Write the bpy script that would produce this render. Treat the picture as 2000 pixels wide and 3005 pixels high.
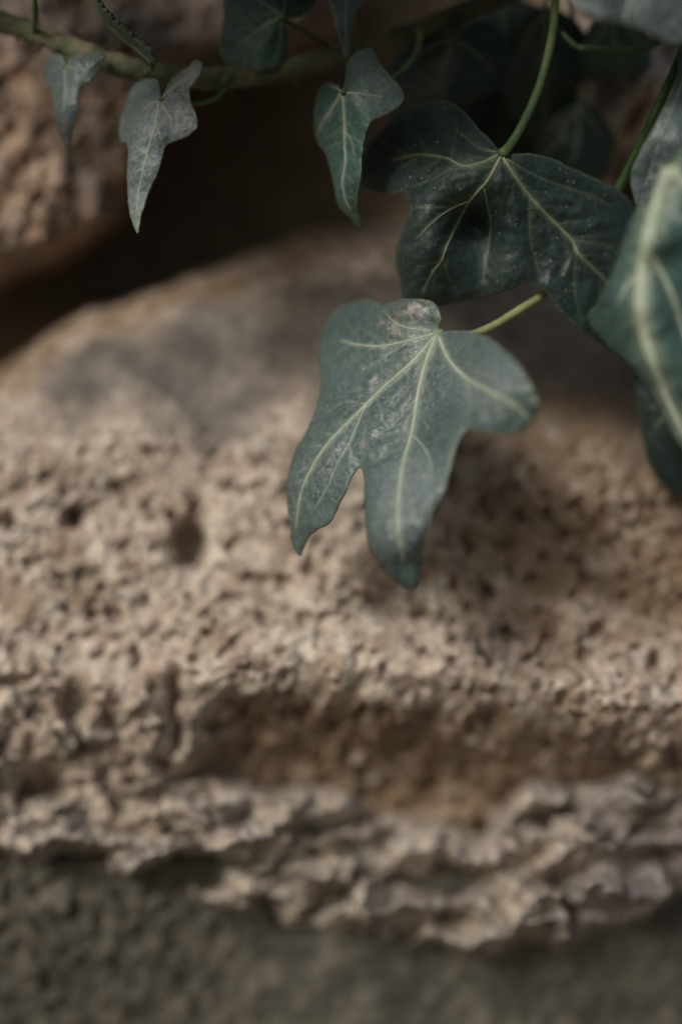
import bpy, math, random
import numpy as np
from mathutils import Vector
from mathutils.geometry import delaunay_2d_cdt

R = math.radians
random.seed(7)
S = bpy.context.scene
for o in list(bpy.data.objects):
    bpy.data.objects.remove(o)

# ------------------------------------------------------------------ camera, sky, sun, exposure
K = 0.064e-3            # metres per photo pixel in the plane of focus
F = 0.267               # distance from lens to the plane of focus (metres)
Z0 = 1.2                # height of the lens above the ground

cd = bpy.data.cameras.new('camera')
cam = bpy.data.objects.new('camera', cd)
S.collection.objects.link(cam)
cam.location = (0, -F, Z0)
cam.rotation_euler = (R(90), 0, 0)
cd.sensor_fit = 'VERTICAL'
cd.sensor_height = 36
cd.lens = 36 * F / (3005 * K)
cd.clip_start = 0.01
cd.clip_end = 500
cd.dof.use_dof = True
cd.dof.focus_distance = F
cd.dof.aperture_fstop = 2.6
cd.dof.aperture_blades = 0
S.camera = cam

SUN_EL, SUN_AZ = 31, 30          # degrees; azimuth measured from straight behind the camera towards the left
w = bpy.data.worlds.new('World')
S.world = w
w.use_nodes = True
nt = w.node_tree
sky = nt.nodes.new('ShaderNodeTexSky')
sky.sky_type = 'NISHITA'
sky.sun_disc = False
sky.sun_elevation = R(SUN_EL)
sky.sun_rotation = R(180 + SUN_AZ)
sky.air_density = 1.0
sky.dust_density = 3.0
sky.ozone_density = 1.0
nt.nodes['Background'].inputs['Strength'].default_value = 0.062
nt.links.new(sky.outputs[0], nt.nodes['Background'].inputs['Color'])

sd = bpy.data.lights.new('sun', 'SUN')
sd.energy = 1.5
sd.angle = R(14)
sd.color = (1.0, 0.95, 0.87)
sun = bpy.data.objects.new('sun', sd)
S.collection.objects.link(sun)
to_sun = Vector((-math.sin(R(SUN_AZ)) * math.cos(R(SUN_EL)), -math.cos(R(SUN_AZ)) * math.cos(R(SUN_EL)), math.sin(R(SUN_EL))))
sun.rotation_euler = to_sun.to_track_quat('Z', 'Y').to_euler()

S.cycles.use_denoising = True
S.view_settings.view_transform = 'Standard'
S.view_settings.look = 'None'
S.view_settings.exposure = 0.3
S.view_settings.gamma = 1


# ------------------------------------------------------------------ helpers
def P(px, py, d):
    """photo pixel + depth in mm (positive towards the lens, 0 = plane of focus) -> point in the place"""
    d = np.asarray(d, float) * 1e-3
    s = (F - d) / F * K
    return np.stack([(np.asarray(px, float) - 1000) * s, -d + 0 * s, Z0 + (1502.5 - np.asarray(py, float)) * s], -1)


def _hash(ix, iy, seed):
    h = (ix.astype(np.int64) * 374761393 + iy.astype(np.int64) * 668265263 + seed * 1442695041) & 0xffffffff
    h = ((h ^ (h >> 13)) * 1274126177) & 0xffffffff
    return ((h ^ (h >> 16)) & 0xffff) / 65535.0


def perlin(x, y, seed=0):
    ix, iy = np.floor(x), np.floor(y)
    fx, fy = x - ix, y - iy
    u, v = fx * fx * fx * (fx * (fx * 6 - 15) + 10), fy * fy * fy * (fy * (fy * 6 - 15) + 10)

    def g(a, b):
        t = _hash(ix + a, iy + b, seed) * 2 * np.pi
        return np.cos(t) * (fx - a) + np.sin(t) * (fy - b)
    n0 = g(0, 0) * (1 - u) + g(1, 0) * u
    n1 = g(0, 1) * (1 - u) + g(1, 1) * u
    return (n0 * (1 - v) + n1 * v) * 1.5


def fbm(x, y, wl, octv=4, seed=0, gain=0.5):
    a, s, f = 1.0, 0.0, 1.0 / wl
    for i in range(octv):
        s = s + a * perlin(x * f + 17.3 * i, y * f - 9.1 * i, seed + i)
        a *= gain
        f *= 2.03
    return s


def worley(x, y, wl, seed=0):
    x, y = x / wl, y / wl
    ix, iy = np.floor(x), np.floor(y)
    f1 = np.full(x.shape, 9.0)
    f2 = np.full(x.shape, 9.0)
    for a in (-1, 0, 1):
        for b in (-1, 0, 1):
            cx, cy = ix + a, iy + b
            dx = cx + _hash(cx, cy, seed) - x
            dy = cy + _hash(cx, cy, seed + 99) - y
            d = np.sqrt(dx * dx + dy * dy)
            f2 = np.minimum(f2, np.maximum(f1, d))
            f1 = np.minimum(f1, d)
    return f1, f2


def facets(x, y, wl, seed=0, slope=0.9):
    """angular chips: every cell is a small tilted plane"""
    x, y = x / wl, y / wl
    ix, iy = np.floor(x), np.floor(y)
    best = np.full(x.shape, 9.0)
    val = np.zeros(x.shape)
    for a in (-1, 0, 1):
        for b in (-1, 0, 1):
            cx, cy = ix + a, iy + b
            dx = x - cx - _hash(cx, cy, seed)
            dy = y - cy - _hash(cx, cy, seed + 99)
            d = dx * dx + dy * dy
            h = _hash(cx, cy, seed + 7) - 0.5 + slope * (dx * (_hash(cx, cy, seed + 17) - 0.5) + dy * (_hash(cx, cy, seed + 27) - 0.5)) * 2
            val = np.where(d < best, h, val)
            best = np.minimum(best, d)
    return val


def sstep(a, b, x):
    t = np.clip((x - a) / (b - a), 0, 1)
    return t * t * (3 - 2 * t)


def roundin(s, r):
    t = np.clip(s / r, 0, 1)
    return np.sqrt(np.clip(1 - (1 - t) ** 2, 0, 1))


def mesh_object(name, verts, faces, mat, parent=None, smooth=True, attrs=None):
    me = bpy.data.meshes.new(name)
    verts = np.asarray(verts, np.float32)
    faces = np.asarray(faces, np.int32)
    n = faces.shape[1]
    me.vertices.add(len(verts))
    me.vertices.foreach_set('co', verts.ravel())
    me.loops.add(faces.size)
    me.loops.foreach_set('vertex_index', faces.ravel())
    me.polygons.add(len(faces))
    me.polygons.foreach_set('loop_start', np.arange(0, faces.size, n, dtype=np.int32))
    me.polygons.foreach_set('loop_total', np.full(len(faces), n, np.int32))
    me.update(calc_edges=True)
    me.validate()
    if smooth:
        me.polygons.foreach_set('use_smooth', np.ones(len(me.polygons), bool))
    for k, v in (attrs or {}).items():
        a = me.attributes.new(k, 'FLOAT', 'POINT')
        a.data.foreach_set('value', np.asarray(v, np.float32))
    me.materials.append(mat)
    o = bpy.data.objects.new(name, me)
    S.collection.objects.link(o)
    if parent is not None:
        set_parent(o, parent)
    return o


def set_parent(o, parent):
    o.parent = parent
    m = parent.matrix_basis.copy()
    pi = parent.matrix_parent_inverse
    p = parent.parent
    while p is not None:
        m = p.matrix_basis @ pi @ m
        pi = p.matrix_parent_inverse
        p = p.parent
    o.matrix_parent_inverse = m.inverted()


def empty(name, loc):
    o = bpy.data.objects.new(name, None)
    o.empty_display_size = 0.02
    o.location = loc
    S.collection.objects.link(o)
    return o


def spline(pts, per=8, closed=False):
    """Catmull-Rom through the points"""
    p = np.asarray(pts, float)
    n = len(p)
    out = []
    rng = range(n) if closed else range(n - 1)
    for i in rng:
        if closed:
            p0, p1, p2, p3 = p[(i - 1) % n], p[i], p[(i + 1) % n], p[(i + 2) % n]
        else:
            p0, p1, p2, p3 = p[max(i - 1, 0)], p[i], p[i + 1], p[min(i + 2, n - 1)]
        for k in range(per):
            t = k / per
            out.append(0.5 * ((2 * p1) + (-p0 + p2) * t + (2 * p0 - 5 * p1 + 4 * p2 - p3) * t * t + (-p0 + 3 * p1 - 3 * p2 + p3) * t ** 3))
    if not closed:
        out.append(p[-1])
    return np.array(out)


def tube(name, pts, radii, mat, parent=None, sides=10, bump=0.0, seed=0, attrs=None):
    """round tapering sweep through 3-D points (metres)"""
    pts = np.asarray(pts)
    n = len(pts)
    radii = np.broadcast_to(radii, (n,))
    T = np.gradient(pts, axis=0)
    T /= np.linalg.norm(T, axis=1)[:, None] + 1e-12
    ref = np.array([0, -1.0, 0.15])
    V = []
    for i in range(n):
        a = np.cross(T[i], ref)
        a /= np.linalg.norm(a) + 1e-12
        b = np.cross(a, T[i])
        for k in range(sides):
            t = 2 * np.pi * k / sides
            r = radii[i]
            if bump:
                r *= 1 + bump * float(fbm(np.array([i * 0.6 + seed]), np.array([k * 1.3]), 3.0, 3, seed)[0])
            V.append(pts[i] + r * (math.cos(t) * a + math.sin(t) * b))
    Fc = []
    for i in range(n - 1):
        for k in range(sides):
            k2 = (k + 1) % sides
            Fc.append((i * sides + k, i * sides + k2, (i + 1) * sides + k2, (i + 1) * sides + k))
    # pointed caps
    V.append(pts[0] - T[0] * radii[0] * 0.5)
    V.append(pts[-1] + T[-1] * radii[-1] * 0.5)
    c0, c1 = len(V) - 2, len(V) - 1
    for k in range(sides):
        k2 = (k + 1) % sides
        Fc.append((c0, k2, k, k))
        Fc.append((c1, (n - 1) * sides + k, (n - 1) * sides + k2, (n - 1) * sides + k2))
    quads = [f for f in Fc if f[2] != f[3]]
    tris = [f[:3] for f in Fc if f[2] == f[3]]
    me = bpy.data.meshes.new(name)
    me.from_pydata([tuple(v) for v in V], [], quads + tris)
    me.polygons.foreach_set('use_smooth', np.ones(len(me.polygons), bool))
    me.materials.append(mat)
    o = bpy.data.objects.new(name, me)
    S.collection.objects.link(o)
    if parent is not None:
        set_parent(o, parent)
    return o


# ------------------------------------------------------------------ materials
class NB:
    def __init__(self, name):
        self.m = bpy.data.materials.new(name)
        self.m.use_nodes = True
        self.t = self.m.node_tree
        self.b = self.t.nodes['Principled BSDF']
        self.out = self.t.nodes['Material Output']
        self.tc = self.t.nodes.new('ShaderNodeTexCoord')

    def link(self, a, b):
        self.t.links.new(a, b)

    def noise(self, scale, detail=4, rough=0.55, dist=0.0, offs=(0, 0, 0), stretch=(1, 1, 1), rot=(0, 0, 0)):
        mp = self.t.nodes.new('ShaderNodeMapping')
        mp.inputs['Location'].default_value = offs
        mp.inputs['Scale'].default_value = stretch
        mp.inputs['Rotation'].default_value = rot
        self.link(self.tc.outputs['Object'], mp.inputs[0])
        n = self.t.nodes.new('ShaderNodeTexNoise')
        n.inputs['Scale'].default_value = scale
        n.inputs['Detail'].default_value = detail
        n.inputs['Roughness'].default_value = rough
        n.inputs['Distortion'].default_value = dist
        self.link(mp.outputs[0], n.inputs['Vector'])
        return n.outputs['Fac']

    def voronoi(self, scale, feature='F1'):
        n = self.t.nodes.new('ShaderNodeTexVoronoi')
        n.feature = feature
        n.inputs['Scale'].default_value = scale
        self.link(self.tc.outputs['Object'], n.inputs['Vector'])
        return n.outputs['Distance']

    def ramp(self, fac, a, b, lo=0.0, hi=1.0):
        n = self.t.nodes.new('ShaderNodeMapRange')
        n.interpolation_type = 'SMOOTHSTEP'
        n.inputs[1].default_value = a
        n.inputs[2].default_value = b
        n.inputs[3].default_value = lo
        n.inputs[4].default_value = hi
        self.link(fac, n.inputs[0])
        return n.outputs[0]

    def mix(self, fac, a, b):
        n = self.t.nodes.new('ShaderNodeMix')
        n.data_type = 'RGBA'
        for sock, v in ((n.inputs[0], fac), (n.inputs[6], a), (n.inputs[7], b)):
            if isinstance(v, (int, float)):
                sock.default_value = v
            elif isinstance(v, tuple):
                sock.default_value = (*v, 1)
            else:
                self.link(v, sock)
        return n.outputs[2]

    def math(self, op, a, b=None):
        n = self.t.nodes.new('ShaderNodeMath')
        n.operation = op
        for i, v in enumerate((a, b)):
            if v is None:
                continue
            if isinstance(v, (int, float)):
                n.inputs[i].default_value = v
            else:
                self.link(v, n.inputs[i])
        return n.outputs[0]

    def attr(self, name):
        n = self.t.nodes.new('ShaderNodeAttribute')
        n.attribute_name = name
        return n.outputs['Fac']

    def bump(self, h, dist, strength=1.0, chain=None):
        n = self.t.nodes.new('ShaderNodeBump')
        n.inputs['Distance'].default_value = dist
        n.inputs['Strength'].default_value = strength
        self.link(h, n.inputs['Height'])
        if chain is not None:
            self.link(chain, n.inputs['Normal'])
        return n.outputs[0]


def stone_material(name, pale, tan, ochre, grey, grey_amt=0.0, dark=1.0, ochre_amt=0.5):
    N = NB(name)
    c = N.mix(N.ramp(N.noise(130, 5, 0.6), 0.42, 0.62), tan, pale)
    c = N.mix(N.math('MULTIPLY', N.ramp(N.noise(75, 4, 0.6, offs=(3, 1, 7)), 0.5, 0.68), ochre_amt), c, ochre)
    c = N.mix(N.math('MULTIPLY', N.ramp(N.noise(38, 4, 0.65, offs=(6, 2, 4)), 0.44, 0.6), 0.5), c, tuple(t * 0.72 for t in tan))
    c = N.mix(N.math('MULTIPLY', N.ramp(N.noise(380, 4, 0.65, offs=(9, 4, 2)), 0.48, 0.62), 0.8), c, grey)
    c = N.mix(N.math('MULTIPLY', N.ramp(N.noise(560, 3, 0.6, offs=(1, 8, 2)), 0.5, 0.62), 0.75), c, pale)
    we = N.attr('weather_shade')  # grey wear; on the big stone it also paints shade
    fac = N.math('MULTIPLY', we, N.ramp(N.noise(60, 4, 0.6, offs=(5, 5, 5)), 0.25, 0.6, 0.55, 1.0))
    c = N.mix(fac, c, N.mix(N.ramp(N.noise(170, 4, 0.6, offs=(2, 2, 8)), 0.4, 0.65), tuple(g * 0.72 for g in grey), tuple(g * 1.15 for g in grey)))
    st = N.math('MULTIPLY', N.attr('stain_shade'), N.ramp(N.noise(150, 4, 0.6, offs=(7, 1, 3)), 0.3, 0.6, 0.4, 1.0))  # brown stains, plus shade painted brown on the big stone
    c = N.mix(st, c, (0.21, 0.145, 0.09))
    N.link(c, N.b.inputs['Base Color'])
    N.b.inputs['Roughness'].default_value = 0.92
    N.b.inputs['Specular IOR Level'].default_value = 0.2
    b = N.bump(N.noise(900, 5, 0.65), 0.0006, 0.7)
    b = N.bump(N.noise(2500, 3, 0.6), 0.0002, 0.6, b)
    N.link(b, N.b.inputs['Normal'])
    return N.m


M_limestone = stone_material('limestone', (0.72, 0.645, 0.55), (0.47, 0.365, 0.295), (0.29, 0.205, 0.115), (0.17, 0.155, 0.14), ochre_amt=0.5)
M_mortar = stone_material('crumbling_lime_mortar', (0.74, 0.68, 0.59), (0.42, 0.345, 0.275), (0.24, 0.165, 0.09), (0.27, 0.245, 0.25), ochre_amt=0.6)
M_brownstone = stone_material('warm_sandstone', (0.50, 0.38, 0.29), (0.38, 0.26, 0.19), (0.22, 0.13, 0.075), (0.20, 0.18, 0.17), ochre_amt=0.5)
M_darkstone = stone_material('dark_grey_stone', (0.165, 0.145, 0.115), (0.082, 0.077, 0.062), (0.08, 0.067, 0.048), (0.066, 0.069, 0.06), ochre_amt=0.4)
M_core = stone_material('earthy_joint', (0.26, 0.21, 0.155), (0.18, 0.14, 0.10), (0.18, 0.12, 0.07), (0.14, 0.13, 0.10))
M_ground = stone_material('trodden_earth', (0.16, 0.13, 0.10), (0.12, 0.10, 0.07), (0.10, 0.08, 0.05), (0.10, 0.10, 0.08))


def leaf_material(name, deep, mid, dust, dust_amt, rough=0.42, vein=(0.36, 0.42, 0.27), spec=0.5, mottled=0.0):
    N = NB(name)
    c = N.mix(N.ramp(N.noise(120, 4, 0.6), 0.35, 0.68), deep, mid)
    # tiny pale network between the veins
    net = N.ramp(N.voronoi(360, 'DISTANCE_TO_EDGE'), 0.0, 0.10, 1.0, 0.0)
    c = N.mix(N.math('MULTIPLY', net, 0.24), c, tuple(min(1, m * 2.2 + 0.015) for m in mid))
    # grey bloom of dust; the vertex blobs also paint light on lit lobes
    dm = N.math('MULTIPLY', N.ramp(N.noise(70, 5, 0.62, offs=(4, 0, 1)), 0.2, 0.8, 0.25, 1.0), N.ramp(N.noise(1300, 3, 0.75), 0.36, 0.66, 0.3, 1.0))
    dm = N.math('MAXIMUM', N.math('MULTIPLY', dm, dust_amt), N.math('MULTIPLY', N.attr('dust_sheen'), N.ramp(N.noise(1100, 3, 0.75, offs=(3, 3, 3)), 0.34, 0.64, 0.35, 1.0)))
    c = N.mix(dm, c, dust)
    # pale specks
    sp = N.ramp(N.voronoi(800), 0.08, 0.24, 1.0, 0.0)
    sp = N.math('MULTIPLY', sp, N.ramp(N.noise(420, 2, 0.6, offs=(8, 8, 0)), 0.5, 0.62))
    c = N.mix(N.math('MULTIPLY', sp, 0.6), c, (0.40, 0.41, 0.38))
    sc = N.math('MULTIPLY', N.attr('scar'), N.ramp(N.noise(330, 3, 0.65, dist=0.5, offs=(2, 6, 3)), 0.44, 0.54))
    c = N.mix(N.math('MULTIPLY', sc, 0.7), c, N.mix(N.ramp(N.noise(500, 2, 0.5), 0.42, 0.55), (0.10, 0.075, 0.06), (0.36, 0.31, 0.30)))
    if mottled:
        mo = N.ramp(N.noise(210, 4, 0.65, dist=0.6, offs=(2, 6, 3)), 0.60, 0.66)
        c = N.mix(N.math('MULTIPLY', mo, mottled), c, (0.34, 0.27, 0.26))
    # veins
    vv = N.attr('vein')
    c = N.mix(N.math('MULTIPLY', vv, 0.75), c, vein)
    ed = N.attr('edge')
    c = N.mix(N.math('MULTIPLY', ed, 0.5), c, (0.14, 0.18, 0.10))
    N.link(c, N.b.inputs['Base Color'])
    N.link(N.ramp(N.noise(700, 3, 0.6, offs=(1, 1, 1)), 0.3, 0.7, rough - 0.08, rough + 0.16), N.b.inputs['Roughness'])
    N.b.inputs['Specular IOR Level'].default_value = spec
    b = N.bump(N.noise(1100, 3, 0.6), 0.00022, 0.8)
    b = N.bump(N.noise(3200, 2, 0.5), 0.00006, 0.8, b)
    b = N.bump(vv, 0.00025, 0.6, b)
    N.link(b, N.b.inputs['Normal'])
    tr = N.t.nodes.new('ShaderNodeBsdfTranslucent')
    tr.inputs[0].default_value = (0.06, 0.15, 0.04, 1)
    ad = N.t.nodes.new('ShaderNodeMixShader')
    ad.inputs[0].default_value = 0.14
    N.link(N.b.outputs[0], ad.inputs[1])
    N.link(tr.outputs[0], ad.inputs[2])
    N.link(ad.outputs[0], N.out.inputs['Surface'])
    return N.m


def stem_material(name, a, b, c2, rough=0.55):
    N = NB(name)
    c = N.mix(N.ramp(N.noise(160, 4, 0.6, stretch=(1, 1, 1)), 0.38, 0.65), a, b)
    c = N.mix(N.math('MULTIPLY', N.ramp(N.noise(420, 4, 0.6, offs=(3, 3, 1)), 0.52, 0.66), 0.6), c, c2)
    N.link(c, N.b.inputs['Base Color'])
    N.b.inputs['Roughness'].default_value = rough
    N.b.inputs['Specular IOR Level'].default_value = 0.35
    N.link(N.bump(N.noise(1500, 3, 0.6), 0.0003, 0.7), N.b.inputs['Normal'])
    return N.m


LM_dust = leaf_material('leaf_dusty_grey_green', (0.030, 0.068, 0.058), (0.050, 0.098, 0.084), (0.22, 0.265, 0.275), 0.72, 0.40, vein=(0.38, 0.44, 0.34), spec=0.65)
LM_silver = leaf_material('leaf_silvery_dust', (0.035, 0.070, 0.066), (0.065, 0.108, 0.102), (0.34, 0.375, 0.40), 0.85, 0.46, vein=(0.36, 0.40, 0.32))
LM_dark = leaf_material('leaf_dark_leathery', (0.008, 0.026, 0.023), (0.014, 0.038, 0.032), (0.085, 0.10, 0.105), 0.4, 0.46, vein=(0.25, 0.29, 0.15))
LM_teal = leaf_material('leaf_teal_green', (0.018, 0.062, 0.052), (0.032, 0.095, 0.078), (0.15, 0.20, 0.20), 0.4, 0.40, vein=(0.34, 0.40, 0.30))
LM_blue = leaf_material('leaf_blue_grey', (0.035, 0.062, 0.066), (0.055, 0.090, 0.092), (0.18, 0.20, 0.22), 0.7, 0.42, vein=(0.20, 0.26, 0.22))
VM_pale = stem_material('vein_pale_green', (0.34, 0.41, 0.31), (0.43, 0.49, 0.38), (0.28, 0.35, 0.25))
VM_dark = stem_material('vein_olive', (0.20, 0.25, 0.16), (0.28, 0.32, 0.22), (0.13, 0.18, 0.11))
VM_faint = stem_material('vein_grey_green', (0.16, 0.21, 0.16), (0.22, 0.27, 0.20), (0.12, 0.17, 0.13))
VM_faint2 = stem_material('vein_silver', (0.30, 0.34, 0.30), (0.36, 0.39, 0.34), (0.25, 0.29, 0.25))
SM_vine = stem_material('vine_bark_green', (0.065, 0.085, 0.045), (0.14, 0.14, 0.085), (0.20, 0.12, 0.075), 0.8)
SM_root = stem_material('rootlet_brown', (0.10, 0.075, 0.045), (0.15, 0.12, 0.075), (0.08, 0.07, 0.04), 0.8)
SM_pet = stem_material('petiole_yellow_green', (0.24, 0.29, 0.095), (0.33, 0.36, 0.14), (0.15, 0.20, 0.07))
def two_tone_stalk(name, a, b, z_lo, z_hi):
    N = NB(name)
    sep = N.t.nodes.new('ShaderNodeSeparateXYZ')
    N.link(N.tc.outputs['Object'], sep.inputs[0])
    f = N.ramp(sep.outputs[2], z_lo, z_hi)
    c = N.mix(N.ramp(N.noise(300, 4, 0.6), 0.35, 0.68), N.mix(f, a, b), N.mix(f, tuple(x * 1.4 for x in a), tuple(x * 1.8 for x in b)))
    N.link(c, N.b.inputs['Base Color'])
    N.b.inputs['Roughness'].default_value = 0.5
    N.link(N.bump(N.noise(1500, 3, 0.6), 0.0003, 0.7), N.b.inputs['Normal'])
    return N.m


# the young stalk is yellow-green at the leaf and deep green towards the stem
SM_pet2 = two_tone_stalk('petiole_yellow_to_green', (0.20, 0.235, 0.10), (0.035, 0.085, 0.03), Z0 + 0.040, Z0 + 0.058)
SM_petg = stem_material('petiole_deep_green', (0.05, 0.10, 0.04), (0.10, 0.15, 0.055), (0.12, 0.14, 0.06))


# ------------------------------------------------------------------ the ground and the stone wall
def axis(lo, hi, a, b, step, grow=1.25):
    """grid lines: even spacing between a and b, widening outside"""
    mid = list(np.arange(a, b + step, step))
    s, x, left = step, a, []
    while x > lo:
        s *= grow
        x -= s
        left.append(x)
    s, x, right = step, mid[-1], []
    while x < hi:
        s *= grow
        x += s
        right.append(x)
    return np.array(left[::-1] + mid + right)


gv = [(-60, -60, 0), (60, -60, 0), (60, 60, 0), (-60, 60, 0)]
ground = mesh_object('ground', gv, [(0, 1, 2, 3)], M_ground, smooth=False, attrs={'weather_shade': [0] * 4})
ground['kind'] = 'structure'

wall = empty('stone_wall', (0, 0.122, 0))
wall['label'] = 'weathered rubble stone wall with pitted limestone and crumbling mortar behind the ivy'
wall['category'] = 'wall'
wall['kind'] = 'thing'


def heightfield(name, xs, ys, depth, keep, mat, weather_shade=None, stain_shade=None):
    X, Y = np.meshgrid(xs, ys)
    D = depth(X, Y)
    W = weather_shade(X, Y) if weather_shade else np.zeros_like(X)
    T = stain_shade(X, Y) if stain_shade else np.zeros_like(X)
    k = keep(X, Y, D)
    V = P(X.ravel(), Y.ravel(), D.ravel())
    ny, nx = X.shape
    idx = np.arange(nx * ny).reshape(ny, nx)
    q = np.stack([idx[:-1, :-1], idx[1:, :-1], idx[1:, 1:], idx[:-1, 1:]], -1).reshape(-1, 4)
    kq = (k[:-1, :-1] & k[1:, :-1] & k[1:, 1:] & k[:-1, 1:]).ravel()
    q = q[kq]
    used = np.unique(q)
    remap = np.full(nx * ny, -1)
    remap[used] = np.arange(len(used))
    return mesh_object(name, V[used], remap[q], mat, wall, attrs={'weather_shade': W.ravel()[used], 'stain_shade': T.ravel()[used]})


CORE = -122.0


def curve(pts):
    p = np.array(pts, float)
    return lambda x: np.interp(x, p[:, 0], p[:, 1])


def grains(X, Y, seed, a1, a2, a3):
    """slanting, granular relief of the pitted faces (mm)"""
    u, v = X * 0.80 + Y * 0.60, -X * 0.60 + Y * 0.80
    n = a1 * fbm(u, v * 0.8, 210, 3, seed)
    n += a2 * fbm(u * 1.25, v * 0.85, 85, 3, seed + 20)
    f1, f2 = worley(u * 1.2, v * 0.85, 52, seed + 40)
    n += a3 * (0.5 - f1)
    return n


# --- the large pale stone that fills the middle
top_B = curve([(-6000, 1500), (-2500, 1350), (-400, 1250), (0, 1084), (128, 995), (255, 912), (383, 880), (510, 835), (574, 804), (663, 778), (765, 740), (893, 708), (1020, 690), (1400, 640), (2000, 590), (3000, 560), (5000, 700), (7000, 900)])
lip_B = curve([(-6000, 1960), (500, 1960), (660, 1965), (860, 1955), (1050, 1965), (1200, 1990), (1400, 2010), (1620, 2045), (1900, 2090), (2300, 2120), (6000, 2150)])
face_y = curve([(560, -52), (700, -50), (900, -48), (1100, -44), (1300, -37), (1500, -33), (1750, -30), (1950, -27.5), (2400, -27)])
HOLES = [(555, 1600, 48, 62, 10), (215, 1518, 28, 30, 7), (900, 1672, 18, 16, 3.5), (1430, 1737, 22, 18, 3.5), (1750, 1847, 22, 20, 3.5), (1715, 1920, 22, 18, 3.5),
         (1915, 1945, 18, 28, 3.5), (1485, 1848, 16, 15, 2.5), (1605, 1515, 18, 16, 2.5), (1515, 1515, 18, 15, 2.5), (500, 1515, 14, 16, 2.5), (1010, 1770, 16, 16, 2)]


def depth_B(X, Y):
    Yw = Y + 12 * fbm(X, Y, 260, 3, 3) + 4 * fbm(X, Y, 60, 2, 5)
    D = face_y(Yw + 30 * fbm(X, Y, 400, 2, 8))
    D = D + 3.0 * fbm(X, Y, 620, 2, 11)
    rough = sstep(1190, 1460, Yw + 70 * fbm(X, Y, 170, 2, 21) - np.clip((X - 1300) * 0.1, 0, 40))
    D = D + (0.2 + 0.8 * rough) * grains(X, Y, 31, 1.3, 0.7, 0.4)
    mod = 0.35 + 0.9 * sstep(-0.45, 0.45, fbm(X, Y, 230, 2, 85))
    fine = 1.15 * fbm(X * 0.9 + Y * 0.5, Y * 0.8 - X * 0.4, 40, 3, 79, 0.6) + 0.9 * facets(X + 14 * fbm(X, Y, 40, 2, 71), Y + 14 * fbm(X, Y, 40, 2, 73), 34, 75)
    D = D + mod * (0.12 + 0.88 * rough) * fine - rough * 3.4 * sstep(0.46, 0.60, fbm(X, Y, 54, 2, 81))
    D = D + 0.3 * fbm(X, Y, 20, 2, 77)
    # soft ledge: bulges forward, then a shallow hollow runs under it to the right edge
    right = sstep(430, 680, X + 60 * fbm(X, Y, 200, 2, 14))
    lip = lip_B(X) + 22 * fbm(X, Y, 230, 2, 15)
    t = (Yw - lip)
    D = D + right * 5.0 * np.where(t < 0, np.exp(-(t / 120.0) ** 2), 1.0)
    D = D - right * 33 * sstep(-50, 360, t + 25 * fbm(X, Y, 170, 2, 65)) - (1 - right) * 8 * sstep(0, 420, t)
    u, v = X * 0.85 + Y * 0.5, Y * 0.85 - X * 0.5
    D = D + right * sstep(0, 120, t) * (3.4 * fbm(u * 1.3, v * 0.55, 150, 3, 63) + 2.4 * facets(u * 1.2, v * 0.7, 95, 67))
    # broken left part
    br = (1 - right) * sstep(1930, 2100, Yw)
    D = D + br * (6.0 * facets(X + 20 * fbm(X, Y, 70, 2, 51), Y + 20 * fbm(X, Y, 70, 2, 52), 105, 53) + 3.0 * facets(X, Y, 52, 55))
    cx = 512 + 26 * perlin(Y / 70.0, Y * 0 + 2.2, 5)
    D = D - 9 * np.exp(-((X - cx) / 22) ** 2) * sstep(1930, 2010, Y) * (1 - sstep(2160, 2240, Y))
    for (hx, hy, rx, ry, h) in HOLES + [(215, 2060, 40, 52, 7), (130, 2340, 70, 80, 9), (330, 2120, 50, 34, 4), (40, 2000, 50, 20, 4)]:
        e = ((X - hx + 7 * perlin(X / 26, Y / 26, 4)) / rx) ** 2 + ((Y - hy + 7 * perlin(X / 26, Y / 26, 9)) / ry) ** 2
        D = D - 1.6 * h * np.exp(-e ** 2 * 0.7)
    s = (Yw - top_B(X)) * 0.9
    D = CORE + (D - CORE) * np.where(s < 0, 0, 0.86 + 0.14 * roundin(s, 60))
    D = D - np.clip(-s, 0, 80) * 0.3
    # ends of the stone, far outside the picture
    e = np.minimum(sstep(-3200, -2900, X), 1 - sstep(4900, 5200, X))
    D = CORE - 4 + (D - CORE + 4) * e
    low = sstep(2400, 2580, Yw)
    return D - 40 * low


def weather_shade_B(X, Y):
    n = fbm(X, Y, 240, 3, 91)
    g = sstep(60, 150, (Y - top_B(X)) + 60 * n) * (1 - sstep(1130, 1400, Y + 150 * n + np.clip(330 - X, 0, 400) * 0.45 - np.clip(X - 1000, 0, 400) * 0.1))  # grey wear, toned darker to paint the shade below the ivy
    return np.clip(g, 0, 1)


def stain_shade_B(X, Y):
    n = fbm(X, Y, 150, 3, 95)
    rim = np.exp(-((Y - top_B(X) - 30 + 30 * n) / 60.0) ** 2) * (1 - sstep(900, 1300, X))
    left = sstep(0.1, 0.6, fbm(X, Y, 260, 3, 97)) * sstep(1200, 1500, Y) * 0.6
    under = 0.95 * sstep(0, 120, Y - lip_B(X) + 60 * n) * sstep(500, 700, X)  # hollow below the ledge coloured dark to stand for its shade
    right_shade = 0.9 * sstep(1080, 1500, X + 160 * n) * (1 - sstep(1780, 1960, Y + 60 * n)) * sstep(1000, 1250, Y)  # brown tone painting the leaf shade on the right half
    return np.clip(np.maximum(np.maximum(np.maximum(rim, left), under), right_shade), 0, 1)


xs = axis(-3300, 5300, -120, 2120, 6)
ys = np.arange(540, 2560, 6.0)
stone_mid = heightfield('stone', xs, ys, depth_B, lambda X, Y, D: (D > CORE - 6) & (Y > top_B(X) - 90), M_limestone, weather_shade_B, stain_shade_B)
stone_mid['label'] = 'large pale pitted limestone with a grey weathered top painted darker for shade and a broken ledge'

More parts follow.
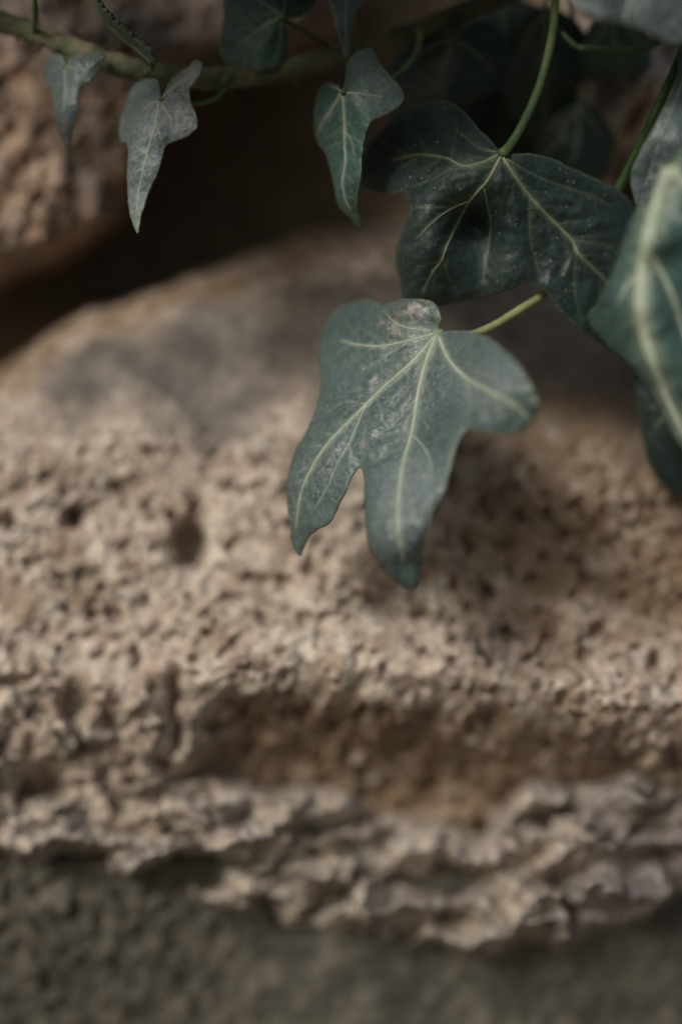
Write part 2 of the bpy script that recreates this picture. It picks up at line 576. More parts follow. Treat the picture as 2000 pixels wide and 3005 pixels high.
# --- the warm stone at the upper left, above the shadowed joint
bot_A = curve([(-6000, 1150), (-2500, 1000), (-600, 900), (0, 838), (150, 802), (290, 722), (375, 620), (415, 490), (440, 350), (520, 262), (650, 215), (800, 190), (1000, 120), (1120, 0), (1180, -160), (1230, -500), (1250, -1400), (1260, -2600)])


def depth_A(X, Y):
    Xw = X + 26 * fbm(X, Y, 150, 3, 103)
    Yw = Y + 26 * fbm(X, Y, 170, 3, 105)
    D = -45 + 4 * fbm(X, Y, 500, 2, 107) - np.clip(X - 300, 0, 900) * 0.030 - np.clip(300 - Y, 0, 400) * 0.022 + np.clip(-Y, 0, 900) * 0.012
    D = D + grains(X, Y, 131, 2.6, 2.0, 0.8) + 2.2 * facets(X + 16 * fbm(X, Y, 50, 2, 133), Y + 16 * fbm(X, Y, 50, 2, 135), 60, 137) + 0.9 * fbm(X, Y, 36, 2, 139)
    D = D + 0.3 * fbm(X, Y, 22, 2, 177)
    s = (bot_A(Xw) - Yw) * 0.75
    D = CORE + (D - CORE) * np.where(s < 0, 0, 0.12 + 0.88 * roundin(s, 120))
    e = sstep(-3400, -3100, X) * sstep(-2900, -2600, Y)
    return np.where(s < -40, CORE - 9, CORE - 4 + (D - CORE + 4) * e)


xs = axis(-3500, 1500, -120, 1300, 6)
ys = axis(-3000, 1200, -60, 900, 6)
stone_left = heightfield('stone', xs, ys, depth_A, lambda X, Y, D: D > CORE - 6, M_brownstone, lambda X, Y: sstep(0.0, 0.5, fbm(X, Y, 200, 3, 191)) * 0.6 + 0.5 * sstep(300, 100, Y))  # patchy grey, stronger towards the top of the stone
stone_left['label'] = 'warm brown rough stone above the dark joint'

# --- the stone behind the leaves at the upper right
def depth_C(X, Y):
    Xw = X + 30 * fbm(X, Y, 160, 3, 203)
    Yw = Y + 26 * fbm(X, Y, 170, 3, 205)
    D = -42 + 4 * fbm(X, Y, 400, 2, 207) + np.clip(X - 1700, 0, 400) * 0.018
    D = D + grains(X, Y, 231, 3.4, 3.0, 2.4)
    for (hx, hy, rx, ry, h) in ((1868, 345, 26, 60, 9), (1802, 345, 22, 20, 5), (1770, 270, 26, 30, 6)):
        D = D - h * np.exp(-((((X - hx) + 0.4 * (Y - hy)) / rx) ** 2 + ((Y - hy) / ry) ** 2))
    s = np.minimum(Xw - 1690 - np.clip(Y - 250, 0, 400) * 0.25, 520 - Yw + np.clip(X - 2000, 0, 2000) * 0.02)
    D = CORE + (D - CORE) * np.where(s < 0, 0, 0.12 + 0.88 * roundin(s, 140))
    e = (1 - sstep(4900, 5200, X)) * sstep(-2900, -2600, Y)
    return np.where(s < -40, CORE - 9, CORE - 4 + (D - CORE + 4) * e)


xs = axis(1150, 5300, 1200, 2120, 7)
ys = axis(-3000, 640, -60, 630, 7)
stone_right = heightfield('stone', xs, ys, depth_C, lambda X, Y, D: D > CORE - 6, M_limestone, lambda X, Y: sstep(-0.1, 0.5, fbm(X, Y, 180, 3, 291)))
stone_right['label'] = 'grey pitted stone half hidden by the hanging leaves'

# --- crumbling mortar under the big stone
mt_top = curve([(-6000, 2350), (-300, 2330), (200, 2330), (520, 2225), (620, 2250), (800, 2305), (870, 2295), (1000, 2310), (1100, 2375), (1300, 2400), (1420, 2440), (1500, 2325), (1560, 2275), (1700, 2290), (1850, 2240), (2000, 2300), (2400, 2350), (6000, 2400)])
mt_bot = curve([(-6000, 2500), (-300, 2500), (0, 2520), (120, 2555), (250, 2560), (430, 2575), (560, 2645), (690, 2680), (850, 2725), (950, 2750), (1100, 2730), (1200, 2795), (1280, 2780), (1420, 2815), (1550, 2800), (1640, 2805), (1750, 2735), (1900, 2700), (2000, 2620), (2400, 2600), (6000, 2650)])


def depth_M(X, Y):
    wx = X + 26 * fbm(X, Y, 120, 3, 303)
    wy = Y + 24 * fbm(X, Y, 110, 3, 305)
    D = -37 + 2.5 * fbm(X, Y, 400, 2, 307)
    u, v = wx * 0.95 - wy * 0.3, wy * 1.35 + wx * 0.25
    D = D + 13.0 * facets(u, v * 1.25, 210, 309, 0.9) + 4.5 * facets(u + 40, v, 95, 313, 1.0) + 1.2 * facets(u, v + 90, 40, 317, 1.0)
    r = 1 - np.abs(fbm(u * 0.75, v * 1.3, 300, 2, 311)) * 2.0
    D = D + 12 * (r - 0.55) + 0.7 * fbm(X, Y, 36, 2, 319)
    for (hx, hy, rx, ry, h) in ((800, 2646, 34, 14, 6), (1640, 2570, 44, 36, 8), (1500, 2470, 34, 26, 6), (1150, 2560, 60, 60, 6), (1340, 2700, 60, 44, 8), (540, 2430, 70, 30, 6), (620, 2520, 120, 18, 5), (880, 2500, 60, 30, 5)):
        e = ((X - hx) / rx) ** 2 + ((Y - hy) / ry) ** 2
        D = D - h * np.exp(-e ** 2 * 0.8)
    s1 = (wy * 0.5 + Y * 0.5 - mt_top(X))
    s2 = (mt_bot(X) - (wy * 0.6 + Y * 0.4))
    lo = -82.0
    D = lo + (D - lo) * np.where(s1 < 0, 0, 0.35 + 0.65 * roundin(s1, 80))
    D = lo + (D - lo) * np.where(s2 < 0, 0, 0.42 + 0.58 * roundin(s2, 46))
    e = np.minimum(sstep(-3200, -2900, X), 1 - sstep(4900, 5200, X))
    return lo - 8 + (D - lo + 8) * e


xs = axis(-3300, 5300, -120, 2120, 6)
ys = np.arange(2160, 2900, 6.0)
mortar = heightfield('mortar', xs, ys, depth_M, lambda X, Y, D: D > -85, M_mortar, lambda X, Y: np.clip(0.4 * sstep(0.05, 0.5, fbm(X, Y, 130, 3, 391)) + 0.6 * sstep(1500, 1950, X + 150 * fbm(X, Y, 200, 2, 393)), 0, 0.8))
mortar['label'] = 'crumbling cream lime mortar in the joint under the big stone'

# --- the dark stone at the bottom
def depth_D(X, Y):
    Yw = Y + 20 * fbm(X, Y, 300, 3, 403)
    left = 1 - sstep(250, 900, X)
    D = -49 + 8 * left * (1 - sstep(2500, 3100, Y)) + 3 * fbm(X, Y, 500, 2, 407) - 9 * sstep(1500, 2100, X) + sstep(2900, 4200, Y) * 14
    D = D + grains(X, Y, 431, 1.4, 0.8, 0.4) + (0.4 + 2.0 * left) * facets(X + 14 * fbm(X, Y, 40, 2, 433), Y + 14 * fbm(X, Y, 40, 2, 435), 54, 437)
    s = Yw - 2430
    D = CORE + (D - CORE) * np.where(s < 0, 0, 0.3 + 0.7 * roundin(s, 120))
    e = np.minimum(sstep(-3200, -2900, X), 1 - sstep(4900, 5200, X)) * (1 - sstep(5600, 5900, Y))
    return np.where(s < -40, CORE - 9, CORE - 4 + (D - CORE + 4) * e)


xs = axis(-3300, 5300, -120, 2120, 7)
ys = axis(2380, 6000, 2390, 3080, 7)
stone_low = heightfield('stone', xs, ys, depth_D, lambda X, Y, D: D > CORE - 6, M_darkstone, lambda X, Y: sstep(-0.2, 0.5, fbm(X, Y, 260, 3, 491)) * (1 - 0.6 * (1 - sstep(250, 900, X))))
stone_low['label'] = 'dark grey-green smooth stone at the foot of the joint'

# --- earth and lime core of the wall, standing on the ground
xs = np.arange(-9000, 11000, 90.0)
ys = np.linspace(-7000, 1502.5 + (Z0 + 0.02) / (K * (F + 0.122) / F), 170)
heightfield('joint_filling', xs, ys, lambda X, Y: CORE + 2.5 * fbm(X, Y, 420, 3, 501), lambda X, Y, D: D < 0, M_core)


# ------------------------------------------------------------------ ivy
def thin_plate(ctrl):
    c = np.array(ctrl, float)
    xy, z = c[:, :2] / 300.0, c[:, 2]
    n = len(c)

    def phi(r):
        return np.where(r > 1e-9, r * r * np.log(r + 1e-12), 0)
    A = np.zeros((n + 3, n + 3))
    A[:n, :n] = phi(np.linalg.norm(xy[:, None] - xy[None], axis=2)) + np.eye(n) * 0.02
    A[:n, n] = 1
    A[:n, n + 1:] = xy
    A[n:, :n] = A[:n, n:].T
    s = np.linalg.solve(A, np.concatenate([z, [0, 0, 0]]))

    def f(x, y):
        q = np.stack([np.asarray(x, float), np.asarray(y, float)], -1) / 300.0
        return phi(np.linalg.norm(q[:, None] - xy[None], axis=2)) @ s[:n] + s[n] + q @ s[n + 1:]
    return f


def seg_dist(px, py, line):
    """distance to a polyline and position along it (0..1)"""
    line = np.asarray(line, float)
    best = np.full(px.shape, 1e9)
    at = np.zeros(px.shape)
    m = len(line) - 1
    for i in range(m):
        a, b = line[i, :2], line[i + 1, :2]
        ab = b - a
        L = ab @ ab + 1e-9
        t = np.clip(((px - a[0]) * ab[0] + (py - a[1]) * ab[1]) / L, 0, 1)
        d = np.hypot(px - a[0] - t * ab[0], py - a[1] - t * ab[1])
        k = d < best
        best = np.where(k, d, best)
        at = np.where(k, (i + t) / m, at)
    return best, at


def inside(px, py, poly):
    r = np.zeros(px.shape, bool)
    n = len(poly)
    for i in range(n):
        x1, y1 = poly[i]
        x2, y2 = poly[(i + 1) % n]
        c = ((y1 > py) != (y2 > py)) & (px < (x2 - x1) * (py - y1) / (y2 - y1 + 1e-12) + x1)
        r ^= c
    return r


def leaf(parent, outline, ctrl, veins, mat, vmat, petiole=None, pmat=None, puff=0.7, step=7.0, wav=0.35, seed=1, label=None, thick=0.32, serr=0.0, tilt=(0, 0), scars=(), dust_sheen=()):
    """one ivy leaf: blade mesh, its veins and petiole as children. Veins: (width at base, width at tip, [points])"""
    ol = spline(outline, 5, closed=True)
    if serr:
        ol = ol + serr * np.stack([perlin(ol[:, 1] / 9 + seed, ol[:, 0] / 9, seed), perlin(ol[:, 0] / 9, ol[:, 1] / 9 + 4, seed + 3)], -1)
    ol = ol + 2.6 * np.stack([perlin(ol[:, 0] / 24 + seed, ol[:, 1] / 24, seed + 31), perlin(ol[:, 0] / 24, ol[:, 1] / 24 + seed, seed + 32)], -1)
    # even spacing along the edge
    q = np.vstack([ol, ol[:1]])
    cum = np.concatenate([[0], np.cumsum(np.hypot(*np.diff(q, axis=0).T))])
    n = max(24, int(cum[-1] / step))
    t = np.linspace(0, cum[-1], n, endpoint=False)
    ol = np.stack([np.interp(t, cum, q[:, 0]), np.interp(t, cum, q[:, 1])], -1)
    gx = np.arange(ol[:, 0].min(), ol[:, 0].max(), step)
    gy = np.arange(ol[:, 1].min(), ol[:, 1].max(), step * 0.87)
    X, Y = np.meshgrid(gx, gy)
    X[1::2] += step / 2
    X, Y = X.ravel(), Y.ravel()
    k = inside(X, Y, ol)
    X, Y = X[k], Y[k]
    ed, _ = seg_dist(X, Y, np.vstack([ol, ol[:1]]))
    k = ed > step * 0.55
    X, Y = X[k], Y[k]
    pts = [Vector(p) for p in ol] + [Vector((a, b)) for a, b in zip(X, Y)]
    edges = [(i, (i + 1) % n) for i in range(n)]
    vv, _, ff, _, _, _ = delaunay_2d_cdt(pts, edges, [], 1, 1e-4)
    vv = np.array([(v.x, v.y) for v in vv])
    tri = np.array([f for f in ff if len(f) == 3])
    x, y = vv[:, 0], vv[:, 1]
    tp = thin_plate(ctrl)
    cxy = outline[0]
    lines = []
    for (w0, w1, pl) in veins:
        lines.append((w0, w1, spline(pl, 5)))
    vein = np.zeros(len(x))
    dmin = np.full(len(x), 1e9)
    for (w0, w1, ln) in lines:
        d, at = seg_dist(x, y, ln)
        ww = (w0 + (w1 - w0) * at)
        ww = ww * (1 + 0.45 * fbm(x, y, 30, 2, seed + 5))
        vein = np.maximum(vein, np.exp(-(d / np.maximum(ww * 0.72, 2.5)) ** 2) * (0.9 if w0 > 5 else 0.6) * (1 - 0.35 * at))
        dmin = np.minimum(dmin, d + (12 if w0 < 5 else 0))
    # fine side veins that branch off the main ones
    rs = random.Random(seed)
    for (w0, w1, ln) in lines:
        if w0 < 6.5 or step > 9:
            continue
        seg = np.diff(ln, axis=0)
        cum = np.concatenate([[0], np.cumsum(np.hypot(seg[:, 0], seg[:, 1]))])
        pos, side = 28.0, 1
        while pos < cum[-1] * 0.93:
            px0, py0 = np.interp(pos, cum, ln[:, 0]), np.interp(pos, cum, ln[:, 1])
            k = min(int(np.searchsorted(cum, pos)), len(seg)) - 1
            a = math.atan2(seg[k, 1], seg[k, 0]) + side * R(rs.uniform(38, 58))
            ln2, L = [(px0, py0)], rs.uniform(55, 120) * min(1.0, cum[-1] / 320)
            for q in range(1, 7):
                a += rs.uniform(-0.22, 0.16) * side
                ln2.append((ln2[-1][0] + L / 6 * math.cos(a), ln2[-1][1] + L / 6 * math.sin(a)))
            d, at = seg_dist(x, y, ln2)
            vein = np.maximum(vein, 0.34 * np.exp(-(d / 3.6) ** 2) * (1 - 0.75 * at))
            dmin = np.minimum(dmin, d + 22)
            pos += rs.uniform(20, 40)
            side = -side
    ed, _ = seg_dist(x, y, np.vstack([ol, ol[:1]]))

    def blobs(ls):
        a = np.zeros(len(x))
        for (bx, by, br) in ls:
            a = np.maximum(a, np.exp(-(((x - bx) ** 2 + (y - by) ** 2) / br ** 2) ** 1.5))
        return a

    def surf(x, y, dm):
        z = tp(x, y) + tilt[0] * (x - cxy[0]) + tilt[1] * (y - cxy[1])
        z = z + puff * (1 - np.exp(-(dm / 38.0) ** 2)) - puff
        return z + wav * fbm(x, y, 90, 3, seed * 13) + 0.10 * fbm(x, y, 26, 2, seed * 17)
    z = surf(x, y, dmin)
    z = z - 0.5 * np.exp(-(ed / 14.0) ** 2)          # edge rolls back
    V = P(x, y, z)
    # face the lens
    a, b, c = vv[tri[:, 0]], vv[tri[:, 1]], vv[tri[:, 2]]
    cr = (b[:, 0] - a[:, 0]) * (c[:, 1] - a[:, 1]) - (b[:, 1] - a[:, 1]) * (c[:, 0] - a[:, 0])
    tri = np.where((cr > 0)[:, None], tri[:, ::-1], tri)
    o = mesh_object('leaf', V, tri, mat, parent, attrs={'vein': vein, 'edge': np.exp(-(ed / 6.0) ** 2), 'scar': blobs(scars), 'dust_sheen': blobs(dust_sheen)})
    so = o.modifiers.new('thickness', 'SOLIDIFY')
    so.thickness = thick * 1e-3
    so.offset = -1
    if label:
        o['label'] = label
    for (w0, w1, ln) in lines:
        m = len(ln)
        dm = np.zeros(m)
        r = np.linspace(1, 0, m) ** 0.8 * (w0 - w1 * 0.35) + w1 * 0.35
        r = r * (1 + 0.12 * perlin(np.arange(m) / 2.3, np.zeros(m) + seed, seed)) * 0.5 * K * 0.8
        zz = surf(ln[:, 0], ln[:, 1], dm) - r * 1e3 * 0.35
        tube('vein', P(ln[:, 0], ln[:, 1], zz), r, vmat, o, sides=7)
    if petiole is not None:
        pw, pp = petiole
        sp = spline(pp, 7)
        r = np.linspace(pw[0], pw[1], len(sp)) * 0.5 * K
        # thicker where it joins blade and stem
        r = r * (1 + 0.25 * np.exp(-np.linspace(0, 12, len(sp)) ** 2))
        tube('petiole', P(sp[:, 0], sp[:, 1], sp[:, 2]), r, pmat or SM_pet, o, sides=12, bump=0.06, seed=seed)
    return o


def thing(name, loc, label, cat, group=None):
    o = empty(name, loc)
    o['label'] = label
    o['category'] = cat
    if group:
        o['group'] = group
    return o


# --- the vine that crosses the wall at the top
vp = [(-900, -260, -26), (-500, -120, -24), (-200, -20, -20), (0, 62, -17), (110, 100, -16), (210, 140, -15), (330, 186, -14), (430, 208, -14), (520, 224, -14), (620, 228, -14), (700, 224, -15), (820, 205, -17), (930, 180, -19), (1050, 150, -21), (1180, 105, -23), (1350, 40, -25), (1600, -60, -27), (2000, -190, -27), (2500, -300, -30)]
vine = thing('ivy_vine', tuple(P(210, 140, -15)), 'green woody ivy vine running across the wall with small dust-coated leaves', 'ivy')
sp = spline(vp, 14)
rad = np.interp(np.arange(len(sp)), [0, 60, 150, 252], [38, 33, 34, 30]) * K
rad = rad * (1 + 0.10 * np.array([float(perlin(np.array([i / 5.0]), np.array([0.3]), 3)[0]) for i in range(len(sp))]))
tube('stem', P(sp[:, 0], sp[:, 1], sp[:, 2]), rad, SM_vine, vine, sides=16, bump=0.16, seed=4)
tube('node', P([640, 655, 668, 672], [250, 240, 226, 210], [-11.5, -11, -12, -14]), np.array([8, 14, 17, 12]) * K, SM_vine, vine, sides=10, bump=0.1)

# short aerial rootlets that grip the stone
rr = random.Random(3)
for k in range(16):
    j = rr.randrange(40, 190)
    a = sp[j]
    up = rr.choice((-1, 1))
    q = [(a[0], a[1] + up * 14, a[2] - 0.6), (a[0] + rr.uniform(-14, 14), a[1] + up * rr.uniform(30, 44), a[2] - 2.5), (a[0] + rr.uniform(-26, 26), a[1] + up * rr.uniform(48, 70), a[2] - rr.uniform(5, 9))]
    q = spline(q, 4)
    tube('rootlet', P(q[:, 0], q[:, 1], q[:, 2]), np.linspace(5.5, 2, len(q)) * K, SM_root, vine, sides=6)

# far-left small leaf
leaf(vine, [(192, 188), (203, 178), (215, 165), (234, 157), (253, 163), (276, 159), (299, 154), (311, 165), (299, 192), (280, 219), (265, 238), (242, 249), (234, 263), (230, 291), (226, 330), (219, 368), (209, 406), (201, 434), (188, 418), (173, 383), (160, 345), (156, 299), (153, 265), (142, 253), (131, 242), (128, 215), (137, 184), (150, 163), (169, 156), (184, 163)],
     [(190, 194, -9), (201, 434, -15), (305, 162, -9), (265, 235, -8), (130, 225, -16), (190, 320, -8), (155, 165, -13), (234, 160, -9)],
     [(9, 5, [(190, 197), (192, 253), (188, 330), (193, 395)]), (7, 4, [(194, 195), (242, 207), (272, 192), (300, 168)]), (6, 3, [(185, 198), (160, 206), (142, 212)])],
     LM_blue, VM_faint, ((14, 18), [(190, 196, -9.9), (198, 184, -13), (208, 165, -15), (216, 148, -16)]), SM_petg, step=6, seed=3, puff=0.4,
     label='small blue-grey three-lobed leaf hanging below the vine')

# sharp dust-coated leaf with the long point
leaf(vine, [(474, 287), (483, 265), (502, 230), (529, 207), (555, 192), (571, 177), (586, 178), (594, 192), (586, 219), (569, 238), (557, 257), (555, 280), (565, 310), (575, 337), (579, 362), (571, 383), (544, 402), (513, 416), (490, 425), (483, 439), (475, 471), (460, 513), (441, 555), (425, 594), (414, 632), (408, 670), (403, 687), (395, 670), (383, 636), (376, 590), (373, 532), (373, 471), (374, 435), (366, 416), (353, 415), (350, 368), (362, 314), (376, 268), (393, 243), (425, 230), (456, 231), (470, 250)],
     [(470, 295, 0), (590, 185, -2), (555, 270, 1.5), (579, 362, 2.5), (500, 420, 1), (440, 300, -1.5), (405, 370, -0.5), (378, 430, -0.5), (400, 300, -10), (357, 365, -14), (352, 412, -9), (425, 233, -12), (462, 250, -6), (403, 687, 1.5), (380, 560, -1), (430, 560, 0), (437, 437, 0.8), (520, 330, 1)],
     [(11, 5, [(469, 300), (456, 368), (437, 437), (418, 513), (404, 586), (402, 650)]), (7, 3, [(464, 297), (441, 304), (421, 326)]), (7, 4, [(475, 305), (494, 333), (506, 352), (504, 375)]), (7, 3, [(475, 290), (509, 257), (544, 230), (577, 198)])],
     LM_silver, VM_faint2, ((13, 18), [(471, 294, -0.8), (500, 300, -4), (550, 305, -7), (595, 302, -9), (632, 290, -10.5), (655, 266, -11.5), (665, 240, -12)]), SM_petg, step=5, seed=5, puff=0.35, dust_sheen=((540, 360, 70), (560, 220, 50)),
     label='pale dust-coated leaf with a long point hanging from the vine')

# leaf standing edge-on with a toothed rim
leaf(vine, [(282, -10), (300, 20), (322, 45), (350, 74), (378, 98), (408, 124), (436, 146), (450, 170), (453, 190), (440, 190), (425, 178), (396, 152), (360, 124), (330, 98), (300, 62), (278, 22), (262, -20), (240, -80), (200, -170), (160, -210), (190, -120), (250, -60)],
     [(282, -10, 2), (350, 74, 1), (408, 124, 0), (453, 190, -1), (425, 178, -9), (360, 124, -11), (300, 62, -10), (262, -20, -9), (200, -170, -3), (160, -210, -4)],
     [(6, 3, [(440, 182), (400, 146), (350, 106), (306, 58), (272, -10)])],
     LM_teal, VM_faint, ((12, 14), [(444, 184, -3), (446, 200, -6), (436, 210, -9), (420, 214, -13)]), SM_petg, step=4, seed=7, puff=0.2, serr=5.0, thick=0.6,
     label='leaf seen edge-on with a rough toothed rim above the vine')

# dim leaf behind the vine at the top
leaf(vine, [(832, 56), (852, 54), (875, 48), (907, 31), (929, 4), (936, -30), (907, -71), (836, -89), (751, -80), (684, -45), (655, 0), (655, 45), (648, 89), (644, 143), (660, 187), (702, 202), (764, 208), (809, 201), (836, 165), (846, 112), (838, 72)],
     [(827, 49, -9), (655, 40, -15), (650, 150, -16), (764, 208, -12), (840, 150, -14), (800, 120, -11), (927, 0, -12), (836, -85, -12), (700, -40, -13), (740, 90, -11)],
     [(7, 3, [(822, 53), (773, 78), (720, 114), (690, 140)]), (6, 3, [(822, 44), (791, 18), (746, -9), (710, -30)]), (5, 3, [(830, 40), (836, 0), (838, -50)]), (5, 3, [(827, 60), (822, 120), (805, 185)])],
     LM_teal, VM_faint, ((14, 17), [(829, 50, -9.5), (845, 62, -12), (889, 89, -15), (943, 120, -18), (990, 150, -20)]), SM_petg, step=7, seed=9,
     label='dim green leaf above the middle of the vine')

# narrow pale leaf tip hanging in from above
leaf(vine, [(965, 0), (979, 45), (987, 89), (1001, 129), (1013, 168), (1021, 176), (1026, 160), (1029, 125), (1033, 80), (1045, 36), (1077, 0), (1110, -60), (1090, -150), (1030, -210), (960, -170), (935, -90), (950, -30)],
     [(1020, -150, -1), (965, 0, 8), (1070, 0, 5), (1019, 172, 4), (1005, 80, 9), (1035, 70, 5), (940, -90, 2), (1100, -80, 0)],
     [(7, 3, [(1020, -140), (1018, -40), (1014, 50), (1015, 120), (1019, 165)])],
     LM_blue, VM_faint, ((14, 16), [(1020, -145, -1.5), (1010, -130, -10), (1020, -60, -18), (1050, 40, -21), (1062, 140, -21)]), SM_petg, step=7, seed=11,
     label='narrow pale leaf tip hanging in at the top')

# centre leaf with the bright lobe
leaf(vine, [(1004, 264), (1012, 233), (1013, 202), (1018, 182), (1034, 161), (1054, 145), (1080, 140), (1097, 146), (1105, 166), (1118, 192), (1136, 212), (1156, 235), (1170, 252), (1181, 272), (1182, 294), (1169, 312), (1138, 332), (1105, 347), (1090, 354), (1080, 370), (1069, 396), (1063, 427), (1059, 470), (1057, 521), (1050, 572), (1047, 605), (1054, 641), (1063, 672), (1046, 662), (1023, 638), (1000, 615), (985, 580), (977, 534), (967, 498), (959, 462), (948, 444), (932, 419), (921, 381), (919, 342), (924, 305), (932, 270), (950, 246), (972, 242), (992, 252)],
     [(1003, 272, 0), (1013, 205, -4), (1034, 161, -4), (1090, 143, -3), (1175, 275, 7), (1110, 240, 2.5), (1074, 276, 1), (1090, 354, 3), (1060, 450, 1), (1050, 590, -3), (1062, 672, -9), (985, 580, -7), (1011, 400, -2.5), (960, 340, -7), (920, 370, -13), (926, 300, -13), (955, 245, -11), (950, 444, -10), (1011, 520, -3.5)],
     [(10, 4, [(1005, 276), (1009, 330), (1011, 381), (1011, 432), (1013, 475), (1004, 534), (1013, 585), (1028, 618)]), (10, 5, [(1000, 276), (975, 317), (957, 342), (942, 370), (931, 398)]), (7, 3, [(1008, 273), (1044, 273), (1080, 277), (1120, 284)]), (4.5, 2.5, [(1014, 390), (1026, 405), (1034, 430), (1040, 460)]), (5, 3, [(1000, 268), (985, 258), (965, 252)]), (3.5, 2, [(1044, 274), (1066, 300), (1082, 330)])],
     LM_teal, VM_faint2, ((13, 20), [(1004, 272, -0.8), (1050, 262, -3), (1110, 248, -4), (1160, 222, -5), (1205, 180, -7), (1230, 125, -11), (1228, 85, -18)]), SM_petg, step=5, seed=13, puff=0.5, dust_sheen=((1110, 250, 95), (1060, 180, 50)),  # last blobs paint the lit lobe brighter
     label='folded leaf with one bright lobe in the middle of the vine')

# leaf above the left end of the vine, whose pale stalk comes down into the picture
leaf(vine, [(92, -120), (150, -150), (230, -200), (190, -290), (110, -400), (20, -300), (-60, -240), (0, -150), (70, -140)],
     [(92, -125, -2), (230, -200, 2), (110, -400, 10), (-60, -240, 0), (90, -250, 4)],
     [(8, 4, [(92, -125), (100, -250), (110, -380)]), (6, 3, [(96, -130), (160, -180), (220, -200)]), (6, 3, [(88, -130), (20, -190), (-40, -235)])],
     LM_dark, VM_dark, ((13, 20), [(92, -122, -3), (95, -60, -5), (101, 0, -7), (103, 50, -10), (100, 90, -14)]), SM_petg, step=10, seed=15)

# shaded leaf on the wall under the crossing of the vine and the hanging shoot
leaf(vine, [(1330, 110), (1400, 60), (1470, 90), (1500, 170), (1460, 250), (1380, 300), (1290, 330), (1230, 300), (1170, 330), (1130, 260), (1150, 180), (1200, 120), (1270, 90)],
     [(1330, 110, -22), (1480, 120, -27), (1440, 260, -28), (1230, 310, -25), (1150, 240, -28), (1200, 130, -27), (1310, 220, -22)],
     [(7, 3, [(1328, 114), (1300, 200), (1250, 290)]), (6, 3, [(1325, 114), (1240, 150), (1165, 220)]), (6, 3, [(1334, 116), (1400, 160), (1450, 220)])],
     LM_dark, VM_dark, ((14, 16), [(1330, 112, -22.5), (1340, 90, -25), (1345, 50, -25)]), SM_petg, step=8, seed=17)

# --- the shoot hanging at the right
shoot = thing('ivy_shoot', tuple(P(1900, -150, -12)), 'ivy shoot with large dark and grey-green leaves hanging at the right', 'ivy')
sp = spline([(-900, -700, -22), (-300, -620, -20), (300, -580, -18), (900, -480, -20), (1200, -340, -24), (1380, -230, -24), (1520, -150, -18), (1660, -100, -14), (1850, -120, -12), (2050, -140, -10), (2300, -60, -10), (2500, 60, -14)], 12)
tube('stem', P(sp[:, 0], sp[:, 1], sp[:, 2]), np.linspace(22, 27, len(sp)) * K, SM_vine, shoot, sides=14, bump=0.12, seed=8)
# young side twig
sp = spline([(1648, 98, -8), (1668, 118, -8), (1692, 138, -8), (1730, 144, -8), (1790, 147, -9), (1850, 146, -10), (1930, 120, -12), (2000, 40, -12), (2040, -60, -11), (2060, -135, -10)], 8)
tube('side_twig', P(sp[:, 0], sp[:, 1], sp[:, 2]), np.linspace(9, 15, len(sp)) * K, SM_petg, shoot, sides=10, bump=0.15, seed=10)

